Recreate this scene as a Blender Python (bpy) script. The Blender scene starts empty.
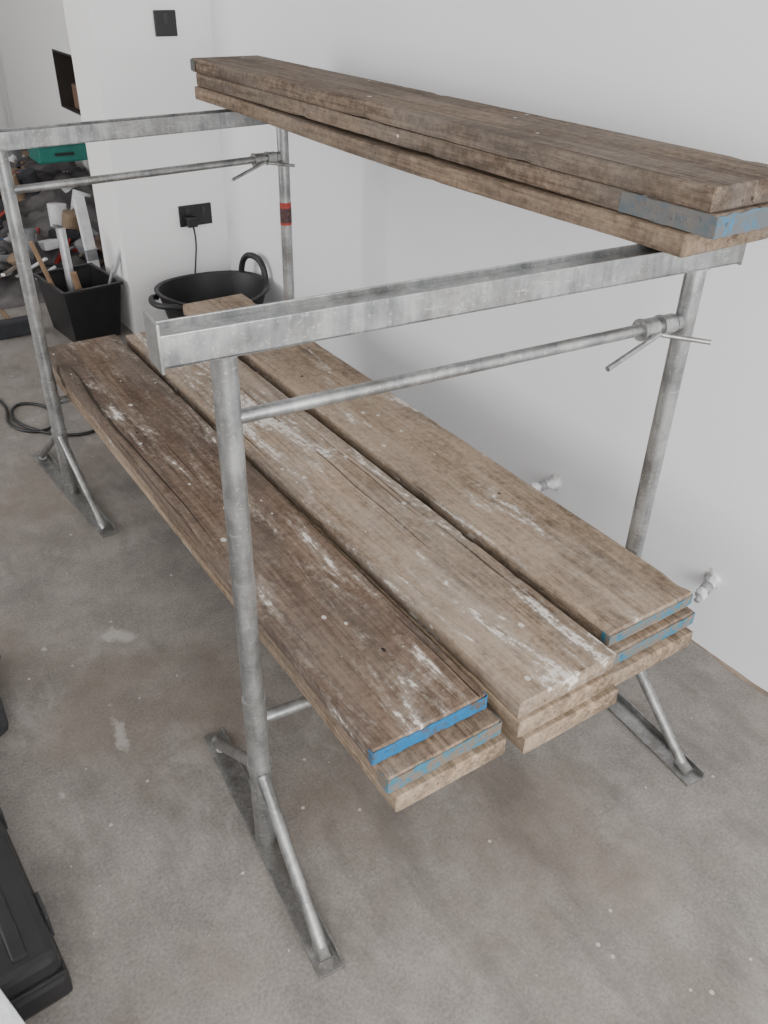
import bpy, bmesh, math, random
from mathutils import Vector, Matrix, noise
random.seed(3)
S=bpy.context.scene
col=S.collection
# ------------------------------------------------------------ helpers
def nodes(name):
    m=bpy.data.materials.new(name); m.use_nodes=True
    nt=m.node_tree; b=nt.nodes['Principled BSDF']
    return m,nt,b
def N(nt,t,**k):
    n=nt.nodes.new(t)
    for a,v in k.items(): setattr(n,a,v)
    return n
def ramp(nt,src,stops):
    r=nt.nodes.new('ShaderNodeValToRGB'); e=r.color_ramp.elements
    while len(e)<len(stops): e.new(.5)
    for i,(p,c) in enumerate(stops):
        e[i].position=p; e[i].color=(*c,1) if len(c)==3 else c
    nt.links.new(src,r.inputs[0]); return r.outputs[0]
def step(nt,src,a,b):
    return ramp(nt,src,[(a,(0,0,0)),(b,(1,1,1))])
def mathn(nt,op,a,b=None,clamp=False):
    n=nt.nodes.new('ShaderNodeMath'); n.operation=op; n.use_clamp=clamp
    for i,v in enumerate((a,b)):
        if v is None: continue
        if isinstance(v,(int,float)): n.inputs[i].default_value=v
        else: nt.links.new(v,n.inputs[i])
    return n.outputs[0]
def mix(nt,f,a,b,mode='MIX'):
    n=nt.nodes.new('ShaderNodeMix'); n.data_type='RGBA'; n.blend_type=mode
    for s,v in ((n.inputs[0],f),(n.inputs[6],a),(n.inputs[7],b)):
        if isinstance(v,(int,float)): s.default_value=v
        elif isinstance(v,tuple): s.default_value=(*v,1) if len(v)==3 else v
        else: nt.links.new(v,s)
    return n.outputs[2]
def objco(nt,loc=(0,0,0),scale=(1,1,1)):
    tc=nt.nodes.new('ShaderNodeTexCoord'); mp=nt.nodes.new('ShaderNodeMapping')
    mp.inputs['Location'].default_value=loc; mp.inputs['Scale'].default_value=scale
    nt.links.new(tc.outputs['Object'],mp.inputs['Vector']); return mp.outputs['Vector']
def noisen(nt,vec,scale,detail=4,rough=.55,dist=0):
    n=nt.nodes.new('ShaderNodeTexNoise'); n.inputs['Scale'].default_value=scale
    n.inputs['Detail'].default_value=detail; n.inputs['Roughness'].default_value=rough; n.inputs['Distortion'].default_value=dist
    nt.links.new(vec,n.inputs['Vector']); return n.outputs['Fac']
def scalev(nt,v,s,loc=(0,0,0)):
    mp=nt.nodes.new('ShaderNodeMapping'); mp.inputs['Scale'].default_value=s; mp.inputs['Location'].default_value=loc
    nt.links.new(v,mp.inputs['Vector']); return mp.outputs['Vector']
def bump(nt,b,h,strength,dist=.002):
    n=nt.nodes.new('ShaderNodeBump'); n.inputs['Strength'].default_value=strength; n.inputs['Distance'].default_value=dist
    nt.links.new(h,n.inputs['Height']); nt.links.new(n.outputs[0],b.inputs['Normal'])
def simple(name,c,rough=.5,metal=0,var=.15,scale=20,bumps=0):
    m,nt,b=nodes(name)
    v=objco(nt); f=noisen(nt,v,scale,5)
    lo=tuple(x*(1-var) for x in c); hi=tuple(min(1,x*(1+var)) for x in c)
    nt.links.new(ramp(nt,f,[(.3,lo),(.7,hi)]),b.inputs['Base Color'])
    b.inputs['Roughness'].default_value=rough; b.inputs['Metallic'].default_value=metal
    if bumps: bump(nt,b,f,bumps)
    return m
def finish(bm,name,mat,parent=None,smooth=False,loc=None,rot=None):
    me=bpy.data.meshes.new(name); bm.normal_update(); bm.to_mesh(me); bm.free()
    ob=bpy.data.objects.new(name,me); col.objects.link(ob)
    for m in (mat if isinstance(mat,list) else [mat]): me.materials.append(m)
    if smooth:
        for p in me.polygons: p.use_smooth=True
    if parent: ob.parent=parent
    if loc: ob.location=loc
    if rot: ob.rotation_euler=rot
    return ob
def empty(name,loc=(0,0,0),rz=0):
    e=bpy.data.objects.new(name,None); e.empty_display_size=.1; col.objects.link(e)
    e.location=loc; e.rotation_euler=(0,0,rz); return e
def bm_tube(bm,p0,p1,r,seg=20,r2=None,caps=True):
    p0=Vector(p0);p1=Vector(p1);d=p1-p0;L=d.length
    q=d.to_track_quat('Z','Y').to_matrix().to_4x4()
    M=Matrix.Translation((p0+p1)/2)@q
    bmesh.ops.create_cone(bm,cap_ends=caps,segments=seg,radius1=r,radius2=r if r2 is None else r2,depth=L,matrix=M)
def bm_box(bm,x0,x1,y0,y1,z0,z1,bev=0,M=None):
    g=bmesh.ops.create_cube(bm,size=1,matrix=Matrix.Translation(((x0+x1)/2,(y0+y1)/2,(z0+z1)/2))@Matrix.Diagonal((x1-x0,y1-y0,z1-z0,1)))
    vs=g['verts']
    if bev:
        es=set(e for v in vs for e in v.link_edges)
        r=bmesh.ops.bevel(bm,geom=list(es),offset=bev,segments=2,affect='EDGES',profile=.6)
        vs=list({v for v in r['verts']}|{v for v in vs if v.is_valid})
    if M is not None: bmesh.ops.transform(bm,matrix=M,verts=[v for v in vs if v.is_valid])
def smooth_angle(ob,a=35):
    for p in ob.data.polygons: p.use_smooth=True
    bm=bmesh.new(); bm.from_mesh(ob.data)
    for e in bm.edges:
        if len(e.link_faces)==2 and e.calc_face_angle(0)>math.radians(a): e.smooth=False
    bm.to_mesh(ob.data); bm.free()
def box(name,x0,x1,y0,y1,z0,z1,mat,parent=None,bev=0,loc=None,rot=None):
    bm=bmesh.new(); bm_box(bm,x0,x1,y0,y1,z0,z1,bev); return finish(bm,name,mat,parent,loc=loc,rot=rot)
def curve(name,pts,r,mat,parent=None,cyc=False):
    cu=bpy.data.curves.new(name,'CURVE'); cu.dimensions='3D'; cu.bevel_depth=r; cu.bevel_resolution=4; cu.use_fill_caps=True
    sp=cu.splines.new('NURBS'); sp.points.add(len(pts)-1)
    for p,q in zip(sp.points,pts): p.co=(*q,1)
    sp.use_endpoint_u=not cyc; sp.use_cyclic_u=cyc; sp.order_u=3
    tmp=bpy.data.objects.new(name+'_c',cu); col.objects.link(tmp)
    dg=bpy.context.evaluated_depsgraph_get(); me=bpy.data.meshes.new_from_object(tmp.evaluated_get(dg))
    bpy.data.objects.remove(tmp); me.name=name
    ob=bpy.data.objects.new(name,me); col.objects.link(ob); me.materials.clear(); me.materials.append(mat)
    for p in me.polygons: p.use_smooth=True
    if parent: ob.parent=parent
    return ob

# ------------------------------------------------------------ camera
Cp=Vector((-0.4104,-0.9744,1.452)); yaw,pit,rol,f=-.6024,-.5815,.02419,852.7
cy,sy,cp,sp=math.cos(yaw),math.sin(yaw),math.cos(pit),math.sin(pit)
F=Vector((-sy*cp,cy*cp,sp)); R=Vector((cy,sy,0)); U=R.cross(F)
R2=R*math.cos(rol)+U*math.sin(rol); U2=-R*math.sin(rol)+U*math.cos(rol)
cd=bpy.data.cameras.new('camera'); cam=bpy.data.objects.new('camera',cd); col.objects.link(cam)
M=Matrix((R2,U2,-F)).transposed().to_4x4(); M.translation=Cp; cam.matrix_world=M
cd.sensor_fit='VERTICAL'; cd.sensor_height=36; cd.sensor_width=27; cd.lens=f*36/1024; cd.clip_start=.02
S.camera=cam

# ------------------------------------------------------------ materials
def wood(name,dark,light,dust=.3,splat=.3,seed=0,grey=.3,stain=.6,dirt=.45,dustcol=(.46,.365,.27),k=1.0):
    dark=tuple(x*k for x in dark); light=tuple(x*k for x in light); dustcol=tuple(x*k for x in dustcol)
    m,nt,b=nodes(name)
    v=objco(nt,loc=(seed*3.7,seed*1.9,seed*.77))
    kv=scalev(nt,v,(5.0,1.5,2))
    vo=N(nt,'ShaderNodeTexVoronoi'); vo.inputs['Scale'].default_value=1
    nt.links.new(kv,vo.inputs['Vector'])
    kd=vo.outputs['Distance']
    kn=mathn(nt,'MULTIPLY',mathn(nt,'POWER',mathn(nt,'SUBTRACT',1,mathn(nt,'MULTIPLY',kd,3.2),True),2),.022)
    wv=mathn(nt,'MULTIPLY',noisen(nt,scalev(nt,v,(3,1.1,3)),1.6,2),.04)
    off=mathn(nt,'ADD',kn,wv)
    cx=N(nt,'ShaderNodeCombineXYZ'); nt.links.new(off,cx.inputs[0])
    va=N(nt,'ShaderNodeVectorMath',operation='ADD'); nt.links.new(v,va.inputs[0]); nt.links.new(cx.outputs[0],va.inputs[1])
    g=va.outputs[0]
    fine=noisen(nt,scalev(nt,g,(230,5,230)),1,6,.7)
    mid=noisen(nt,scalev(nt,g,(60,1.0,60)),1,5,.65)
    big=noisen(nt,scalev(nt,g,(9,1.8,9)),1,5,.65)
    iso=noisen(nt,v,60,7,.75)
    gsum=mathn(nt,'ADD',mathn(nt,'ADD',mathn(nt,'MULTIPLY',fine,.27),mathn(nt,'MULTIPLY',mid,.25)),mathn(nt,'ADD',mathn(nt,'MULTIPLY',big,.22),mathn(nt,'MULTIPLY',iso,.30)))
    c=ramp(nt,gsum,[(.43,tuple(x*.40 for x in dark)),(.495,dark),(.56,light),(.64,tuple(min(1,x*1.45) for x in light))])
    gw=noisen(nt,scalev(nt,v,(4,1.4,4)),1.3,6,.7)
    gf=mathn(nt,'MULTIPLY',step(nt,gw,.42,.62),grey)
    gl=sum(light)/3
    c=mix(nt,gf,c,(gl*.92,gl*.87,gl*.82))
    st=noisen(nt,scalev(nt,v,(6,2.0,6),(2,5,1)),1.5,9,.75)
    c=mix(nt,mathn(nt,'MULTIPLY',step(nt,st,.50,.64),stain),c,tuple(x*.42 for x in dark))
    dt=noisen(nt,scalev(nt,v,(1.4,.8,1.4),(7,1,1)),34,6,.8)
    c=mix(nt,mathn(nt,'MULTIPLY',step(nt,dt,.56,.64),dirt),c,tuple(x*.5 for x in dark))
    d1=noisen(nt,scalev(nt,v,(5,2,5),(9,2,4)),1.5,10,.78)
    d2=noisen(nt,v,90,5,.8)
    df=mathn(nt,'MULTIPLY',mathn(nt,'MULTIPLY',step(nt,d1,.40,.60),step(nt,d2,.25,.60)),min(1,dust*1.25))
    c=mix(nt,df,c,dustcol)
    kf=ramp(nt,kd,[(.0,(1,1,1)),(.055,(.8,.8,.8)),(.075,(.25,.25,.25)),(.12,(0,0,0))])
    c=mix(nt,mathn(nt,'MULTIPLY',kf,.8),c,tuple(x*.3 for x in dark))
    cr=noisen(nt,scalev(nt,g,(85,.7,85),(5,3,1)),1,3,.5)
    cf=step(nt,cr,.68,.71)
    c=mix(nt,mathn(nt,'MULTIPLY',cf,.8),c,tuple(x*.18 for x in dark))
    vh=N(nt,'ShaderNodeTexVoronoi'); vh.inputs['Scale'].default_value=17; nt.links.new(scalev(nt,v,(1,.6,1),(1,2,3)),vh.inputs['Vector'])
    sh=N(nt,'ShaderNodeSeparateColor'); nt.links.new(vh.outputs['Color'],sh.inputs[0])
    nh=mathn(nt,'MULTIPLY',mathn(nt,'LESS_THAN',vh.outputs['Distance'],.06),mathn(nt,'GREATER_THAN',sh.outputs[1],.80))
    c=mix(nt,nh,c,(.02,.015,.012))
    s1=noisen(nt,scalev(nt,v,(13,2.4,13),(3,8,4)),1.3,10,.72,.5)
    s2=noisen(nt,v,70,4,.7)
    sv=mathn(nt,'ADD',mathn(nt,'MULTIPLY',s1,.8),mathn(nt,'MULTIPLY',s2,.2))
    t=.66-.10*splat
    c=mix(nt,mathn(nt,'MULTIPLY',step(nt,sv,t-.07,t),.35*min(1,splat*1.5)),c,(.48,.43,.375))
    c=mix(nt,mathn(nt,'MULTIPLY',step(nt,sv,t,t+.025),min(.95,splat*1.25)),c,(.68,.64,.585))
    vp=N(nt,'ShaderNodeTexVoronoi'); vp.inputs['Scale'].default_value=38; nt.links.new(scalev(nt,v,(1,.75,1)),vp.inputs['Vector'])
    sc=N(nt,'ShaderNodeSeparateColor'); nt.links.new(vp.outputs['Color'],sc.inputs[0])
    dp=mathn(nt,'MULTIPLY',mathn(nt,'LESS_THAN',vp.outputs['Distance'],mathn(nt,'MULTIPLY',sc.outputs[1],.24)),mathn(nt,'GREATER_THAN',sc.outputs[0],1-.20*splat))
    c=mix(nt,mathn(nt,'MULTIPLY',dp,.75),c,(.64,.61,.56))
    nt.links.new(c,b.inputs['Base Color'])
    b.inputs['Roughness'].default_value=.85; b.inputs['Specular IOR Level'].default_value=.2
    h=mathn(nt,'SUBTRACT',gsum,mathn(nt,'MULTIPLY',cf,.4))
    bump(nt,b,h,.8,.006)
    return m
galv,nt,b=nodes('galvanised_steel')
v=objco(nt)
n1=noisen(nt,v,14,6,.6); n2=noisen(nt,v,130,4,.65); n3=noisen(nt,v,6,9,.75)
ns=noisen(nt,scalev(nt,v,(60,60,9)),1,6,.7)
c=ramp(nt,mathn(nt,'ADD',mathn(nt,'MULTIPLY',n1,.55),mathn(nt,'MULTIPLY',ns,.45)),[(.38,(.20,.21,.213)),(.60,(.43,.435,.43))])
c=mix(nt,mathn(nt,'MULTIPLY',step(nt,n3,.50,.64),.6),c,(.145,.13,.11))
c=mix(nt,mathn(nt,'MULTIPLY',step(nt,n2,.60,.66),.55),c,(.60,.58,.54))
sc_=noisen(nt,scalev(nt,v,(25,25,160),(3,1,2)),1,3,.6)
c=mix(nt,mathn(nt,'MULTIPLY',step(nt,sc_,.66,.70),.45),c,(.62,.62,.60))
zz=N(nt,'ShaderNodeSeparateXYZ'); nt.links.new(v,zz.inputs[0])
lowf=ramp(nt,zz.outputs[2],[(.0,(1,1,1)),(.10,(.45,.45,.45)),(.35,(0,0,0))])
gm=mathn(nt,'MULTIPLY',lowf,step(nt,noisen(nt,v,30,9,.75),.34,.64))
c=mix(nt,mathn(nt,'MULTIPLY',gm,.7),c,(.13,.112,.095))
nt.links.new(c,b.inputs['Base Color']); b.inputs['Metallic'].default_value=.75
nt.links.new(ramp(nt,n1,[(.2,(.26,)*3),(.8,(.48,)*3)]),b.inputs['Roughness']); bump(nt,b,n2,.18,.001)
rusty=simple('dull_steel',(.16,.14,.12),.6,.4,.4,30,.2)
def paint(name,c,wear,und=(.25,.23,.2),soft=.04):
    m,nt,b=nodes(name); v=objco(nt)
    w=noisen(nt,v,38,8,.75); f=step(nt,w,wear-soft,wear+soft)
    c2=mix(nt,mathn(nt,'MULTIPLY',noisen(nt,v,80,4,.6),.6),c,tuple(x*.35 for x in c))
    nt.links.new(mix(nt,f,und,c2),b.inputs['Base Color']); b.inputs['Roughness'].default_value=.5; bump(nt,b,w,.5,.002); return m
blue=paint('blue_paint_bright',(.012,.17,.38),.45,(.09,.08,.07))
blue2=paint('blue_paint_worn',(.04,.20,.30),.51,(.17,.14,.11))
blue3=paint('blue_paint_remnant',(.03,.19,.34),.53,(.10,.11,.115))
band=paint('galvanised_band',(.085,.115,.135),.50,(.12,.11,.10),.08)
green=paint('green_band',(.09,.11,.11),.45,(.12,.09,.07))

# floor
mf,nt,b=nodes('concrete_floor'); v=objco(nt)
a=noisen(nt,v,1.1,7,.62); bb=noisen(nt,v,7,9,.74); cc=noisen(nt,v,160,4,.65); dd=noisen(nt,scalev(nt,v,(1.3,.8,1),(4,7,1)),3.0,10,.72,.3)
c=ramp(nt,a,[(.37,(.115,.104,.094)),(.5,(.185,.168,.151)),(.63,(.275,.248,.22))])
c=mix(nt,.48,c,ramp(nt,bb,[(.37,(.085,.077,.07)),(.63,(.33,.303,.275))]))
c=mix(nt,.35,c,ramp(nt,cc,[(.3,(.075,.068,.062)),(.7,(.38,.355,.325))]))
c=mix(nt,mathn(nt,'MULTIPLY',step(nt,dd,.55,.65),.34),c,(.41,.385,.355))
br=noisen(nt,scalev(nt,v,(1,1,1),(11,3,1)),1.7,8,.7)
c=mix(nt,mathn(nt,'MULTIPLY',step(nt,br,.50,.64),.42),c,(.145,.105,.076))
vo=N(nt,'ShaderNodeTexVoronoi'); vo.inputs['Scale'].default_value=30; nt.links.new(v,vo.inputs['Vector'])
vr=N(nt,'ShaderNodeSeparateColor'); nt.links.new(vo.outputs['Color'],vr.inputs[0])
sp_=mathn(nt,'MULTIPLY',mathn(nt,'LESS_THAN',vo.outputs['Distance'],mathn(nt,'MULTIPLY',vr.outputs[1],.14)),mathn(nt,'GREATER_THAN',vr.outputs[0],.70))
c=mix(nt,mathn(nt,'MULTIPLY',sp_,.7),c,(.56,.53,.49))
ds=noisen(nt,scalev(nt,v,(3,1,1)),2.2,8,.7)
c=mix(nt,mathn(nt,'MULTIPLY',step(nt,ds,.52,.64),.45),c,(.10,.09,.08))
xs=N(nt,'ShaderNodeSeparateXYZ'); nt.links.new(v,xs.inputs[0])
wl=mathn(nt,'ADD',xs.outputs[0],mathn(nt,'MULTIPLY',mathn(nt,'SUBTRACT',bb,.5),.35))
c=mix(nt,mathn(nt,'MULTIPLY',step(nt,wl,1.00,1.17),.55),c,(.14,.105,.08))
wn=N(nt,'ShaderNodeTexNoise'); wn.inputs['Scale'].default_value=14; wn.inputs['Detail'].default_value=8; wn.inputs['Roughness'].default_value=.7; nt.links.new(v,wn.inputs['Vector'])
for (sx,sy_,rx,ry,th) in ((-.047,.736,.030,.075,.9),(-.147,.427,.018,.085,-.1),(-.21,.78,.008,.012,.2),(-.30,.32,.010,.020,.2)):
    mp=N(nt,'ShaderNodeMapping',vector_type='TEXTURE'); mp.inputs['Location'].default_value=(sx,sy_,0); mp.inputs['Rotation'].default_value=(0,0,th); mp.inputs['Scale'].default_value=(rx,ry,1)
    nt.links.new(v,mp.inputs['Vector'])
    ln=N(nt,'ShaderNodeVectorMath',operation='LENGTH'); nt.links.new(mp.outputs[0],ln.inputs[0])
    q=mathn(nt,'ADD',ln.outputs['Value'],mathn(nt,'MULTIPLY',mathn(nt,'SUBTRACT',wn.outputs['Fac'],.5),4.5))
    c=mix(nt,mathn(nt,'MULTIPLY',ramp(nt,q,[(.35,(1,1,1)),(.8,(0,0,0))]),.5),c,(.46,.44,.41))
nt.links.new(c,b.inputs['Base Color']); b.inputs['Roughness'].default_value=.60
bump(nt,b,mathn(nt,'ADD',bb,mathn(nt,'MULTIPLY',cc,.4)),.35,.004)
def wallmat(name,c1,c2):
    m,nt,b=nodes(name); v=objco(nt); a=noisen(nt,v,1.1,5,.6); d=noisen(nt,v,160,2,.5)
    c=ramp(nt,a,[(.3,c1),(.7,c2)])
    sc=noisen(nt,scalev(nt,v,(1,2,1)),6,9,.7); c=mix(nt,mathn(nt,'MULTIPLY',step(nt,sc,.7,.76),.25),c,(.5,.49,.48))
    nt.links.new(c,b.inputs['Base Color']); b.inputs['Roughness'].default_value=.55; bump(nt,b,mathn(nt,'ADD',a,mathn(nt,'MULTIPLY',d,.05)),.12,.01); return m
mw=wallmat('painted_plaster',(.80,.81,.835),(.85,.855,.875))
mw2=wallmat('painted_plaster_warm',(.85,.845,.84),(.88,.875,.87))
plasterline=simple('floor_edge_mortar',(.20,.155,.12),.9,0,.45,25,.4)
black=simple('black_plastic',(.012,.012,.013),.42,0,.3,20,.1)
blackr=simple('black_rubber',(.016,.016,.017),.5,0,.4,12,.2)
whitep=simple('white_plastic_film',(.66,.66,.66),.35,0,.25,30,.3)

# ------------------------------------------------------------ room
XW=1.176
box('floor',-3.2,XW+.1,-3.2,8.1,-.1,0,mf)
box('ceiling',-3.2,XW+.12,-3.2,8.1,2.5,2.6,mw2)
box('wall_right',XW,XW+.12,-3.2,2.616,-.1,2.5,mw)
box('wall_pillar',.70,XW+.12,2.616,2.93,-.1,2.5,mw2)
bm=bmesh.new()
oy0,oy1,oz0,oz1=4.46,5.0,.60,.92
bm_box(bm,XW,XW+.12,2.93,oy0,-.1,2.5); bm_box(bm,XW,XW+.12,oy1,8.1,-.1,2.5)
bm_box(bm,XW,XW+.12,oy0,oy1,-.1,oz0); bm_box(bm,XW,XW+.12,oy0,oy1,oz1,2.5)
finish(bm,'wall_right_rear',mw2)
e=empty('wall_recess_cupboard',(XW,0,0))
bm=bmesh.new(); bm_box(bm,.12,.13,oy0,oy1,oz0,oz1); bm_box(bm,.0,.12,oy0,oy0+.012,oz0,oz1); bm_box(bm,.0,.12,oy1-.012,oy1,oz0,oz1); bm_box(bm,0,.12,oy0+.012,oy1-.012,oz0,oz0+.012); bm_box(bm,0,.12,oy0+.012,oy1-.012,oz1-.012,oz1)
finish(bm,'liner',simple('recess_dark',(.03,.022,.018),.8),e)
bm=bmesh.new(); bm_box(bm,.03,.10,oy0+.10,oy0+.36,oz0+.012,oz0+.15,.01); finish(bm,'meter',simple('meter_brown',(.16,.08,.045),.5),e)
bm=bmesh.new()
for y0,y1,z0,z1 in ((-3.2,1.8,-.1,2.5),(4.2,8.1,-.1,2.5),(1.8,4.2,-.1,.5),(1.8,4.2,2.3,2.5)):
    bm_box(bm,-3.32,-3.2,y0,y1,z0,z1)
finish(bm,'wall_left',mw)
bm=bmesh.new()
for y in (1.8,2.98,4.16): bm_box(bm,-3.28,-3.24,y,y+.04,.5,2.3)
for z in (.5,2.26): bm_box(bm,-3.28,-3.24,1.84,4.16,z,z+.04)
finish(bm,'window_1',mw2)
box('wall_far',-3.2,XW-.001,7.5,7.62,-.1,2.5,mw2)
bm=bmesh.new(); n=260; prev=None
for i in range(n+1):
    y=-2.5+i*(2.6+2.5)/n; w=.003+.016*max(0,noise.noise((y*7,1,3))+.25); h=.002+.010*abs(noise.noise((y*12,4,3)))
    cur=[bm.verts.new((XW-w,y,0.0005)),bm.verts.new((XW-w*.4,y,h)),bm.verts.new((XW,y,h*1.4))]
    if prev:
        for k in range(2): bm.faces.new((prev[k],prev[k+1],cur[k+1],cur[k]))
    prev=cur
finish(bm,'trim_1',plasterline,smooth=True)

# ------------------------------------------------------------ scaffold boards
T=.038
def board(x,y0,y1,ztop,ang,mat,seed,B=.225,rough=1.0,bow=0):
    L=y1-y0
    bm=bmesh.new(); ny=150
    prof=[]
    hb=B/2; ht=T/2-.0006; c=.004
    for i in range(9): prof.append((-hb+c+(B-2*c)*i/8,ht))
    prof+= [(hb-c*.3,ht-c*.3),(hb,ht-c),(hb,0),(hb,-ht+c),(hb-c*.3,-ht+c*.3)]
    for i in range(8,-1,-1): prof.append((-hb+c+(B-2*c)*i/8,-ht))
    prof+= [(-hb+c*.3,-ht+c*.3),(-hb,-ht+c),(-hb,0),(-hb,ht-c),(-hb+c*.3,ht-c*.3)]
    rings=[]
    ys=[0,.003]+[.003+(L-.006)*k/ny for k in range(1,ny)]+[L-.003,L]
    for k,y in enumerate(ys):
        endc=.003 if k in(0,len(ys)-1) else 0
        ring=[]
        wy=(y0+y)/1.46; sag=-bow*math.sin(math.pi*wy)**1 if 0<wy<1 else 0
        for (px,pz) in prof:
            n2=noise.noise(Vector((px*40,y*30+seed*5,pz*60)))
            edge=max(0,abs(px)-hb+.009)/.009
            top=1 if pz>0 else 0
            cn=noise.noise(Vector((seed*3+(9 if px>0 else 0),y*13,2+5*top)))
            chip=max(0,cn-.28)*.013*edge*rough
            wav=.0008*noise.noise(Vector((seed+(4 if px>0 else 0),y*3,1)))*edge
            dx=(-1 if px>0 else 1)*(chip*.7+.0010*abs(n2)*edge+endc+wav)
            dz=((-1 if pz>0 else 1)*(chip*.7+endc)) if abs(pz)>.002 else 0
            yy=y
            if endc: yy=y+(1 if k==0 else -1)*abs(n2)*.003*rough
            ring.append(bm.verts.new((px+dx,yy-L/2,pz+dz+sag)))
        rings.append(ring)
    m=len(prof)
    for r0,r1 in zip(rings,rings[1:]):
        for i in range(m): bm.faces.new((r0[i],r0[(i+1)%m],r1[(i+1)%m],r1[i]))
    bm.faces.new(rings[0][::-1]); bm.faces.new(rings[-1])
    bmesh.ops.recalc_face_normals(bm,faces=bm.faces)
    R_=Matrix.Rotation(-ang,4,'Z')
    cen=Vector((x,y0,0))+R_@Vector((B/2,L/2,0))
    ob=finish(bm,'scaffold_board',mat,loc=(cen.x,cen.y,ztop-T/2),rot=(0,0,-ang))
    smooth_angle(ob,40)
    ob['half_len']=L/2
    return ob
def end_band(ob,mat,x0,x1,sidelen=.02,h=.030,near=True,B=.225,mat2=None):
    L2=ob['half_len']; s=-1 if near else 1; t=.0014; y=s*L2
    def plate(pts,h,name,mat):
        bm=bmesh.new(); rings=[]
        for i,(px,py,nx,ny_) in enumerate(pts):
            d=.0010*noise.noise(Vector((px*60,py*60,ob['half_len']*9)))
            hh=h/2*(1+.16*noise.noise(Vector((px*45,py*45,3)))); zo=.0020*noise.noise(Vector((px*30,py*30,8)))
            a=[(px+nx*d,py+ny_*d,-hh+zo),(px+nx*(t+d),py+ny_*(t+d),-hh+zo),(px+nx*(t+d),py+ny_*(t+d),hh+zo),(px+nx*d,py+ny_*d,hh+zo)]
            rings.append([bm.verts.new(q) for q in a])
        for r0,r1 in zip(rings,rings[1:]):
            for k in range(4): bm.faces.new((r0[k],r0[(k+1)%4],r1[(k+1)%4],r1[k]))
        bm.faces.new(rings[0][::-1]); bm.faces.new(rings[-1]); bmesh.ops.recalc_face_normals(bm,faces=bm.faces)
        return finish(bm,name,mat,ob)
    xa=x0*B-B/2; xb=x1*B-B/2; n=40
    plate([(xa+(xb-xa)*i/n,y+s*.0002,0,s) for i in range(n+1)],h,'end_band',mat)
    if x0==0: plate([(-B/2-.0002,y+s*.001-s*sidelen*i/12,-1,0) for i in range(13)],h,'side_band',mat2 or mat)
    if x1==1: plate([(B/2+.0002,y+s*.001-s*sidelen*i/12,1,0) for i in range(13)],h,'side_band',mat2 or mat)
    bm=bmesh.new()
    for xx in (xa+.025,xb-.03):
        bm_tube(bm,(xx,y+s*.0012,.002),(xx,y+s*.0030,.002),.0032,8)
    if sidelen>.05:
        for i in range(3):
            bm_tube(bm,(-B/2-.001,y-s*(.03+i*.055),.006*(-1)**i),(-B/2-.0034,y-s*(.03+i*.055),.006*(-1)**i),.004,8)
        for i in range(9):
            yy=y-s*(.05+i*.013); bm_box(bm,-B/2-.0024,-B/2-.001,yy-.0025,yy+.0025,-.005,.006,.0005)
    finish(bm,'band_fixings',mat2 or mat,ob)
zl=.4284
W1=wood('wood_dark',(.110,.071,.049),(.195,.136,.099),dust=.30,splat=.76,seed=1,grey=.5,stain=.45,dirt=.45,dustcol=(.27,.21,.16),k=.90)
W2=wood('wood_tan',(.220,.160,.113),(.39,.295,.217),dust=.48,splat=.98,seed=2,grey=.40,stain=.45,dirt=.45,dustcol=(.43,.34,.257),k=.90)
W3=wood('wood_dusty',(.205,.147,.101),(.37,.278,.198),dust=.75,splat=.62,seed=3,grey=.2,stain=.5,dirt=.45,dustcol=(.43,.337,.25),k=.90)
up=((.108,.077,.056),(.215,.163,.122))
W4=wood('wood_upper',*up,dust=.2,splat=.25,seed=4,grey=.6,stain=.5,dustcol=(.30,.235,.175))
W5=wood('wood_pale_edge',(.20,.142,.094),(.38,.28,.192),dust=.4,splat=.3,seed=5,grey=.25,stain=.5,k=.92)
W6=wood('wood_mid',(.14,.098,.066),(.27,.195,.137),dust=.3,splat=.4,seed=6,grey=.3,k=.9)
b1=board(.0877,-.2356,1.61,zl,.00535,W1,1); end_band(b1,blue,0,1,.012,.026)
b2=board(.096,-.268,1.60,zl-T,.004,W6,2); end_band(b2,blue2,.0,1,.03,.029)
b3=board(.104,-.281,1.60,zl-2*T,.004,W5,3)
b4=board(.3442,-.2861,1.583,zl,0,W2,4)
b5=board(.342,-.293,1.59,zl-T,0,W5,5)
b6=board(.352,-.302,1.60,zl-2*T,.002,W5,6)
b7=board(.5991,-.2416,1.754,zl,.0032,W3,7); end_band(b7,blue2,0,1,.02,.022)
b8=board(.600,-.256,1.74,zl-T,.003,W6,8); end_band(b8,blue2,0,1,.02,.026)
b9=board(.592,-.272,1.72,zl-2*T,.003,W5,9)
zt=1.178-.005
u1=board(.7239,-.1643,1.753,zt,-.0029,W4,10); end_band(u1,green,0,.5,.03,.03,False)
u2=board(.731,-.172,1.745,zt-T,-.0025,wood('wood_up2',*up,dust=.15,splat=.15,seed=7,grey=.5),11); end_band(u2,blue3,0,1,.19,.033,mat2=band)
u3=board(.722,-.130,1.75,zt-2*T,-.001,wood('wood_up3',(.125,.087,.060),(.24,.173,.12),dust=.3,splat=.1,seed=8,grey=.35),12,bow=.009)

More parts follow.
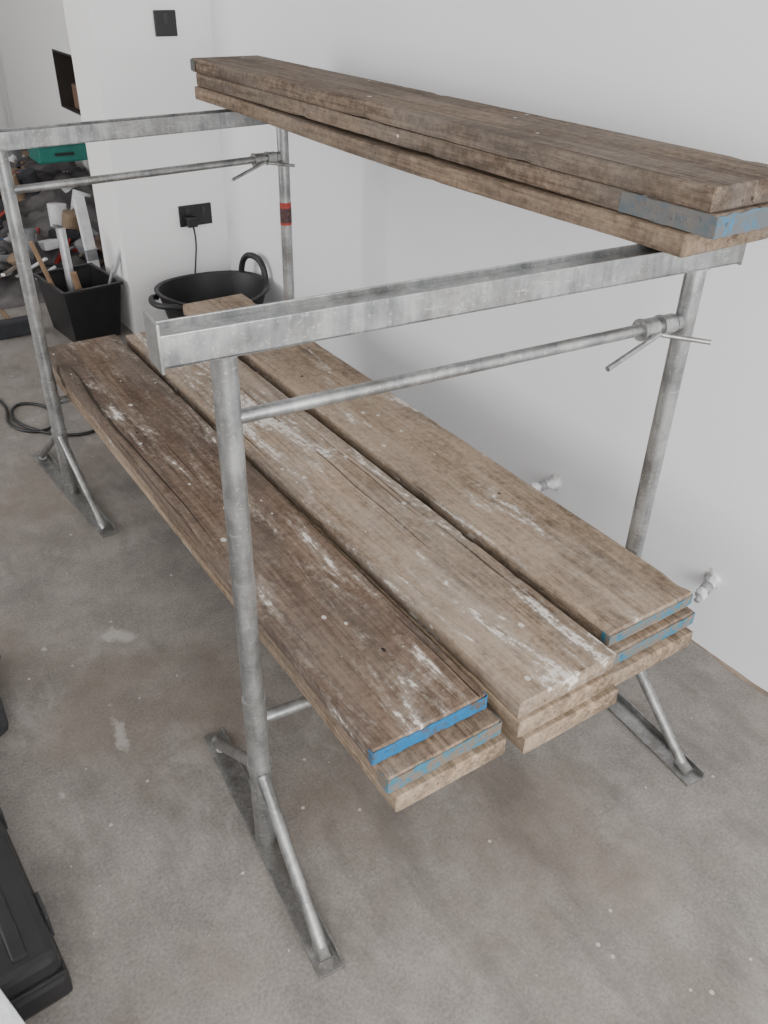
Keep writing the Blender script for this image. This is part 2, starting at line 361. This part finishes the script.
# ------------------------------------------------------------ trestles
def trestle(loc,rz,W,Hm):
    e=empty('trestle',loc,rz)
    H=1.016
    for i,(x) in enumerate((0,W)):
        bm=bmesh.new()
        bm_tube(bm,(x,0,.006),(x,0,.385),.0202,28)
        bm_tube(bm,(x,0,.38),(x,0,H),.0180,28)
        bm_tube(bm,(x,0,.383),(x,0,.387),.0206,28)
        bm_tube(bm,(x,0,.215),(x,0,.228),.0228,28)
        bm_tube(bm,(x,0,H-.004),(x,0,H),.023,24)
        o=finish(bm,'leg_%d'%(i+1),galv,e); smooth_angle(o)
        bm=bmesh.new(); y0,y1=-.296,.300
        bm_box(bm,x-.024,x+.022,y0,y1,.001,.006,.001)
        bm_box(bm,x+.018,x+.022,y0,y1,.001,.020,.001)
        finish(bm,'foot_%d'%(i+1),galv,e)
        bm=bmesh.new()
        for s in (-1,1):
            p0=Vector((x-.002,s*.016,.205)); p1=Vector((x-.002,s*.262,.012))
            bm_tube(bm,p0,p1,.0115,18)
            bm_tube(bm,p1+Vector((0,-s*.02,.008)),p1+Vector((0,s*.012,-.002)),.013,12)
        o=finish(bm,'brace_%d'%(i+1),galv,e); smooth_angle(o)
    bm=bmesh.new()
    xa,xb=-.085,W+.075
    bm_box(bm,xa,xb,-.027,.027,H,H+.004,.001)
    bm_box(bm,xa,xb,-.027,-.023,H,H+.043,.0012)
    bm_box(bm,xa,xb,.023,.027,H,H+.043,.0012)
    bm_box(bm,xa,xb,-.023,.023,H+.030,H+.034,.0005)
    bm_box(bm,xa-.004,xa,-.029,.029,H-.006,H+.058,.001)
    bm_box(bm,xb,xb+.004,-.027,.027,H-.004,H+.046,.001)
    finish(bm,'top_bar',galv,e)
    bm=bmesh.new()
    bm_tube(bm,(.012,0,Hm),(W-.015,0,Hm),.0105,20)
    o=finish(bm,'cross_tube',galv,e); smooth_angle(o)
    bm=bmesh.new()
    bm_tube(bm,(.0,.026,.302),(W,.026,.302),.0115,20)
    o=finish(bm,'lower_tube',galv,e); smooth_angle(o)
    bm=bmesh.new()
    for xc,w in ((W-.088,.015),(W-.045,.013)):
        bm_tube(bm,(xc-w,0,Hm),(xc+w,0,Hm),.0175,20)
        bm_tube(bm,(xc-w-.004,0,Hm),(xc-w,0,Hm),.0195,20)
    bm_tube(bm,(W-.028,0,Hm),(W-.015,0,Hm),.015,20)
    a=Vector((W-.075,-.017,Hm-.006)); bm_tube(bm,a,a+Vector((-.126,-.018,-.034)),.0050,12)
    a=Vector((W-.045,-.018,Hm-.016)); bm_tube(bm,a+Vector((-.018,.006,.004)),a+Vector((.042,-.050,.000)),.0045,12)
    o=finish(bm,'collar_pins',galv,e); smooth_angle(o)
    return e
trestle((0,0,0),-.0848,.85,.9166)
t2=trestle((.0656,1.464,0),.07625,.837,.9165)
red=simple('red_label',(.30,.03,.02),.5)
bm=bmesh.new(); bmesh.ops.create_cone(bm,cap_ends=False,segments=24,radius1=.0186,radius2=.0186,depth=.07,matrix=Matrix.Translation((.837,0,.745)))
finish(bm,'warning_label',red,t2,smooth=True)
bm=bmesh.new(); bmesh.ops.create_cone(bm,cap_ends=False,segments=24,radius1=.0188,radius2=.0188,depth=.045,matrix=Matrix.Translation((.837,0,.74)))
finish(bm,'label_print',simple('label_black',(.05,.02,.02),.5,0,.9,120),t2,smooth=True)

# ------------------------------------------------------------ sockets
sd=simple('socket_dark',(.03,.03,.03),.3)
def socket(x,z,w,h,rock):
    e=empty('wall_socket',(x,2.616,z))
    box('plate',-w/2,w/2,-.009,0,-h/2,h/2,black,e,.003)
    bm=bmesh.new()
    for cx in rock:
        bm_box(bm,cx-.008,cx+.008,-.012,-.008,h*.12,h*.36,.001)
        bm_box(bm,cx-.0045,cx+.0045,-.0095,-.0085,-h*.02,h*.08)
    finish(bm,'switches',sd,e)
    return e
socket(.985,1.205,.088,.088,(0,))
socket(1.03,.485,.148,.088,(-.036,.036))
e=empty('plug_and_cable',(0,0,0))
bm=bmesh.new(); bm_box(bm,.975,1.02,2.565,2.604,.445,.487,.006); finish(bm,'plug',black,e)
curve('cable',[(1.0,2.575,.45),(1.0,2.55,.40),(.975,2.53,.30),(.95,2.52,.16),(.93,2.52,.03),(.85,2.53,.005),(.75,2.56,.005)],.004,black,e)

# ------------------------------------------------------------ rubber bucket
e=empty('rubber_bucket',(.925,2.245,0))
def lathe(prof,seg,name,mat,parent,mod=None,loc=None):
    bm=bmesh.new(); rings=[]
    for (r,z) in prof:
        ring=[]
        for i in range(seg):
            a=2*math.pi*i/seg; rr,zz=(r,z) if mod is None else mod(a,r,z)
            ring.append(bm.verts.new((rr*math.cos(a),rr*math.sin(a),zz)))
        rings.append(ring)
    for r0,r1 in zip(rings,rings[1:]):
        for i in range(seg): bm.faces.new((r0[i],r0[(i+1)%seg],r1[(i+1)%seg],r1[i]))
    bm.faces.new(rings[0][::-1]); bm.faces.new(rings[-1])
    bmesh.ops.recalc_face_normals(bm,faces=bm.faces)
    o=finish(bm,name,mat,parent,loc=loc); smooth_angle(o,50); return o
wob=lambda a,r,z:(r*(1+.03*math.cos(2*a+.5)*(z/.3)),z+(.008*math.cos(2*a)*(z/.3)))
lathe([(.14,.002),(.15,.006),(.18,.14),(.212,.275),(.224,.282),(.226,.29),(.220,.294),(.208,.289),(.176,.14),(.146,.014),(.02,.012)],56,'tub',blackr,e,wob)
ax=Vector((.90,.18,0)).normalized(); tv=Vector((-ax.y,ax.x,0))
curve('handle_1',[ax*.208+tv*-.085+Vector((0,0,.27)),ax*.212+tv*-.080+Vector((0,0,.33)),ax*.214+tv*-.045+Vector((0,0,.37)),ax*.216+Vector((0,0,.378)),ax*.214+tv*.045+Vector((0,0,.37)),ax*.212+tv*.080+Vector((0,0,.33)),ax*.208+tv*.085+Vector((0,0,.27))],.013,blackr,e)
ax=-ax; tv=-tv
curve('handle_2',[ax*.208+tv*-.085+Vector((0,0,.275)),ax*.235+tv*-.078+Vector((0,0,.285)),ax*.262+tv*-.045+Vector((0,0,.282)),ax*.270+Vector((0,0,.280)),ax*.262+tv*.045+Vector((0,0,.282)),ax*.235+tv*.078+Vector((0,0,.285)),ax*.208+tv*.085+Vector((0,0,.275))],.012,blackr,e)

# ------------------------------------------------------------ pipe stubs
tape=simple('grey_tape',(.3,.3,.31),.4)
for (y,z,dy) in ((.47,.195,-.2),(-.075,.205,.5)):
    e=empty('wrapped_pipe_stub',(XW,y,z))
    bm=bmesh.new(); rings=[]
    for k in range(18):
        tt=k/17; r=.011+.004*math.sin(tt*9+y)+(-.006 if k==17 else 0)+(.014 if k==0 else 0)
        cx_=-.075*tt; cy_=-.022*tt*(1 if dy>0 else -1); ring=[]
        for i in range(20):
            a=i*math.pi/10; rr=r*(1+.55*noise.noise((math.cos(a)*3,math.sin(a)*3+y,tt*9)))
            ring.append(bm.verts.new((cx_,cy_+rr*math.cos(a),rr*math.sin(a)-.010*tt)))
        rings.append(ring)
    for r0,r1 in zip(rings,rings[1:]):
        for i in range(20): bm.faces.new((r0[i],r0[(i+1)%20],r1[(i+1)%20],r1[i]))
    bm.faces.new(rings[-1])
    finish(bm,'plastic_wrap',whitep,e,smooth=True)
    sg=1 if dy>0 else -1
    bm=bmesh.new(); bm_tube(bm,(-.030,-.0088*sg,-.004),(-.048,-.014*sg,-.0064),.014,16); bm_tube(bm,(-.07,-.0205*sg,-.0093),(-.088,-.026*sg,-.0117),.0075,16)
    finish(bm,'pipe_and_tape',tape,e,smooth=True)

# ------------------------------------------------------------ black tool case (bottom left)
e=empty('black_tool_case',(-.397,-.09,0),math.radians(3))
bm=bmesh.new()
bm_box(bm,-.42,0,0,.52,.002,.062,.012); bm_box(bm,-.415,-.005,.005,.515,.066,.118,.014)
bm_box(bm,-.418,-.002,.002,.518,.058,.070,.003)
for i in range(6): bm_box(bm,-.37+i*.06,-.345+i*.06,.03,.49,.112,.122,.004)
finish(bm,'shell',black,e)
bm=bmesh.new()
for y in(.12,.38): bm_box(bm,-.004,.004,y-.03,y+.03,.04,.095,.003)
for x in(-.32,-.14): bm_box(bm,x-.03,x+.03,-.006,.006,.04,.095,.003)
finish(bm,'latches',simple('latch_plastic',(.03,.03,.032),.35),e)
e=empty('polystyrene_offcut',(-.525,-.175,0),.25)
box('block',-.07,.045,-.06,.050,.001,.19,simple('polystyrene',(.7,.72,.74),.8,0,.1,90,.5),e,.008)
e=empty('tool_bag',(-.545,.66,0),.2)
box('bag_body',-.2,.18,-.16,.2,.001,.14,simple('bag_fabric',(.02,.02,.022),.8,0,.4,60,.3),e,.03)
curve('strap',[(.12,-.1,.13),(.20,-.09,.15),(.23,.0,.10),(.21,.08,.15),(.12,.12,.13)],.012,black,e)

e=empty('extension_cable')
curve('flex',[(-.25,2.55,.006),(-.02,2.40,.006),(.05,2.2,.006),(.0,2.02,.006),(.08,1.90,.006),(.17,1.95,.006),(.17,2.12,.006),(.07,2.2,.006),(.02,2.05,.006),(.12,1.86,.006),(.25,1.80,.006),(.31,1.86,.006)],.0055,black,e)

# ------------------------------------------------------------ background clutter
e=empty('black_storage_bin',(.53,2.78,0),.1)
bm=bmesh.new()
def frus(bm,w0,d0,w1,d1,z0,z1):
    vs=[bm.verts.new((sx*w/2,sy*d/2,z)) for (w,d,z) in((w0,d0,z0),(w1,d1,z1)) for sx,sy in((-1,-1),(1,-1),(1,1),(-1,1))]
    for i in range(4): bm.faces.new((vs[i],vs[(i+1)%4],vs[4+(i+1)%4],vs[4+i]))
    return vs
a=frus(bm,.20,.26,.25,.32,.002,.24); b_=frus(bm,.19,.25,.24,.31,.012,.24)
bm.faces.new(a[:4][::-1]); bm.faces.new(b_[:4])
for i in range(4): bm.faces.new((a[4+i],a[4+(i+1)%4],b_[4+(i+1)%4],b_[4+i]))
bmesh.ops.recalc_face_normals(bm,faces=bm.faces)
finish(bm,'bin_body',black,e)
bm=bmesh.new()
for s in(-1,1):
    bm_box(bm,s*.127-.008,s*.127+.008,-.165,.165,.232,.246,.003); bm_box(bm,-.13,.13,s*.16-.008,s*.16+.008,.232,.246,.003)
finish(bm,'rim',black,e)
bm=bmesh.new(); bm_tube(bm,(.05,-.05,.02),(.13,-.10,.30),.008,12); bm_tube(bm,(.128,-.099,.27),(.17,-.125,.38),.011,12); bm_tube(bm,(-.02,.02,.02),(-.01,.07,.44),.020,14)
finish(bm,'tools_in_bin',simple('tool_steel',(.5,.5,.52),.35,.7),e)
bm=bmesh.new(); bm_tube(bm,(-.06,-.02,.02),(-.16,.02,.42),.010,12); bm_tube(bm,(.0,-.08,.02),(-.05,-.10,.30),.014,12); finish(bm,'handles_in_bin',simple('handle_wood',(.22,.14,.08),.6),e)
wd=simple('raw_timber',(.22,.155,.10),.7,0,.3,12); redp=simple('red_plastic',(.26,.02,.015),.4); teal=simple('teal_plastic',(.01,.15,.12),.4)
wht=simple('white_paint',(.62,.62,.63),.5); gry=simple('dust_sheet_cloth',(.20,.205,.215),.85,0,.5,9,.6); drk=simple('dark_fabric',(.022,.023,.028),.8,0,.5,14); brn=simple('brown_fabric',(.075,.05,.038),.8,0,.5,14)
blu=simple('blue_packaging',(.03,.07,.16),.5,0,.3,14)
e=empty('pile_of_tools_and_rubble',(.70,4.6,0))
bm=bmesh.new(); nx_,ny2=36,90; G=[]
for i in range(nx_+1):
    row=[]
    for j in range(ny2+1):
        u=i/nx_; w_=j/ny2; x=-.62+1.05*u; y=-1.35+2.9*w_
        env=min(1,u*5)*min(1,w_*6)*min(1,(1-w_)*6)
        h=.002+env*(.06+.22*u*min(1,w_*2.2)+.16*abs(noise.noise((x*3.2,y*2.6,5)))+.10*abs(noise.noise((x*9,y*8,2))))
        row.append(bm.verts.new((x,y,h)))
    G.append(row)
for i in range(nx_):
    for j in range(ny2): bm.faces.new((G[i][j],G[i+1][j],G[i+1][j+1],G[i][j+1]))
finish(bm,'heap_of_sheets',simple('heap_cloth',(.075,.068,.07),.85,0,.9,5,.6),e,smooth=True)
rnd=random.Random(8); mats=[drk,brn,wd,redp,drk,gry,black,gry,rusty,drk,blu,wd,gry,wht,black,wht]
for i in range(190):
    m=mats[rnd.randrange(len(mats))]
    x=rnd.uniform(-.50,.28); y=rnd.uniform(-1.20,1.3); u=(x+.62)/1.05; w_=(y+1.35)/2.9
    zz=.03+.20*u*min(1,w_*2.2)+rnd.uniform(0,.08)
    bm=bmesh.new(); k=rnd.random()
    if k<.2:
        bm_box(bm,-rnd.uniform(.03,.07),rnd.uniform(.03,.07),-.05,.05,0,rnd.uniform(.03,.08),.012)
    elif k<.6:
        L=rnd.uniform(.12,.36); bm_box(bm,-L/2,L/2,-.010,.010,0,.014,.002)
    elif k<.75:
        L=rnd.uniform(.12,.30); bm_tube(bm,(-L/2,0,.01),(L/2,0,.01),.008,10)
        bm_box(bm,L/2-.01,L/2+.02,-.04,.04,0,.02,.004)
    elif k<.88:
        bmesh.ops.create_icosphere(bm,subdivisions=3,radius=rnd.uniform(.04,.08))
        for q in bm.verts: q.co*=1+.5*noise.noise(q.co*28+Vector((i,0,0))); q.co.z=q.co.z*.6+.03
    else:
        bm_tube(bm,(0,0,0),(0,0,rnd.uniform(.08,.16)),.04,18,.05)
    finish(bm,'item_%d'%(i+1),m,e,loc=(x,y,zz),rot=(rnd.uniform(-.3,.3),rnd.uniform(-.4,.4) if k<.2 else rnd.uniform(-.6,.6),rnd.uniform(0,3.1)))
bm=bmesh.new(); bm_box(bm,.13,.42,-.24,-.02,.40,.50,.012); bm_box(bm,.12,.43,-.25,-.01,.49,.51,.005); finish(bm,'teal_tool_box',teal,e)
bm=bmesh.new(); bm_box(bm,.22,.33,-.256,-.249,.44,.455,.002); finish(bm,'tool_box_latch',black,e)
e=empty('broom',(.10,3.0,0))
bm=bmesh.new(); bm_tube(bm,(.16,-.1,.04),(-.16,.40,.50),.011,12); finish(bm,'handle',wd,e,smooth=True)
bm=bmesh.new(); bm_box(bm,.07,.23,-.14,-.07,.002,.07,.008); finish(bm,'head',drk,e)
e=empty('spirit_level',(.69,3.03,0),.2)
bm=bmesh.new(); bm_box(bm,-.025,.025,-.010,.010,.006,.50,.002,Matrix.Rotation(math.radians(-8),4,'X')); finish(bm,'level_body',wht,e,loc=(0,0,.004))
bm=bmesh.new(); bm_box(bm,-.026,.026,-.011,.011,.22,.27,.002,Matrix.Rotation(math.radians(-8),4,'X')); finish(bm,'vial',gry,e,loc=(0,0,.004))
e=empty('plank_table',(.56,6.35,0))
box('plank',-.9,.49,-.12,.10,.79,.81,wd,e,.003)
bm=bmesh.new()
for x in(-.8,.36):
    for y in (-.09,.07): bm_box(bm,x-.018,x+.018,y-.018,y+.018,.001,.79,.003)
finish(bm,'table_legs',drk,e)
# ------------------------------------------------------------ light : daylight through the open front (garden doors) and the side window
w=bpy.data.worlds.new('world'); S.world=w; w.use_nodes=True
w.node_tree.nodes['Background'].inputs[0].default_value=(.91,.945,1,1); w.node_tree.nodes['Background'].inputs[1].default_value=1.75
def area(name,loc,tgt,sx,sy,p,c):
    l=bpy.data.lights.new(name,'AREA'); l.shape='RECTANGLE'; l.size=sx; l.size_y=sy; l.energy=p; l.color=c
    o=bpy.data.objects.new(name,l); col.objects.link(o); o.location=loc
    o.rotation_euler=(Vector(tgt)-Vector(loc)).to_track_quat('-Z','Y').to_euler()
area('window_light',(-.6,-3.15,1.5),(.5,.6,.5),2.6,1.7,140,(1,.975,.945))
area('window_light_rear',(-3.15,3.0,1.4),(.9,2.4,.6),2.2,1.7,75,(1,.98,.96))
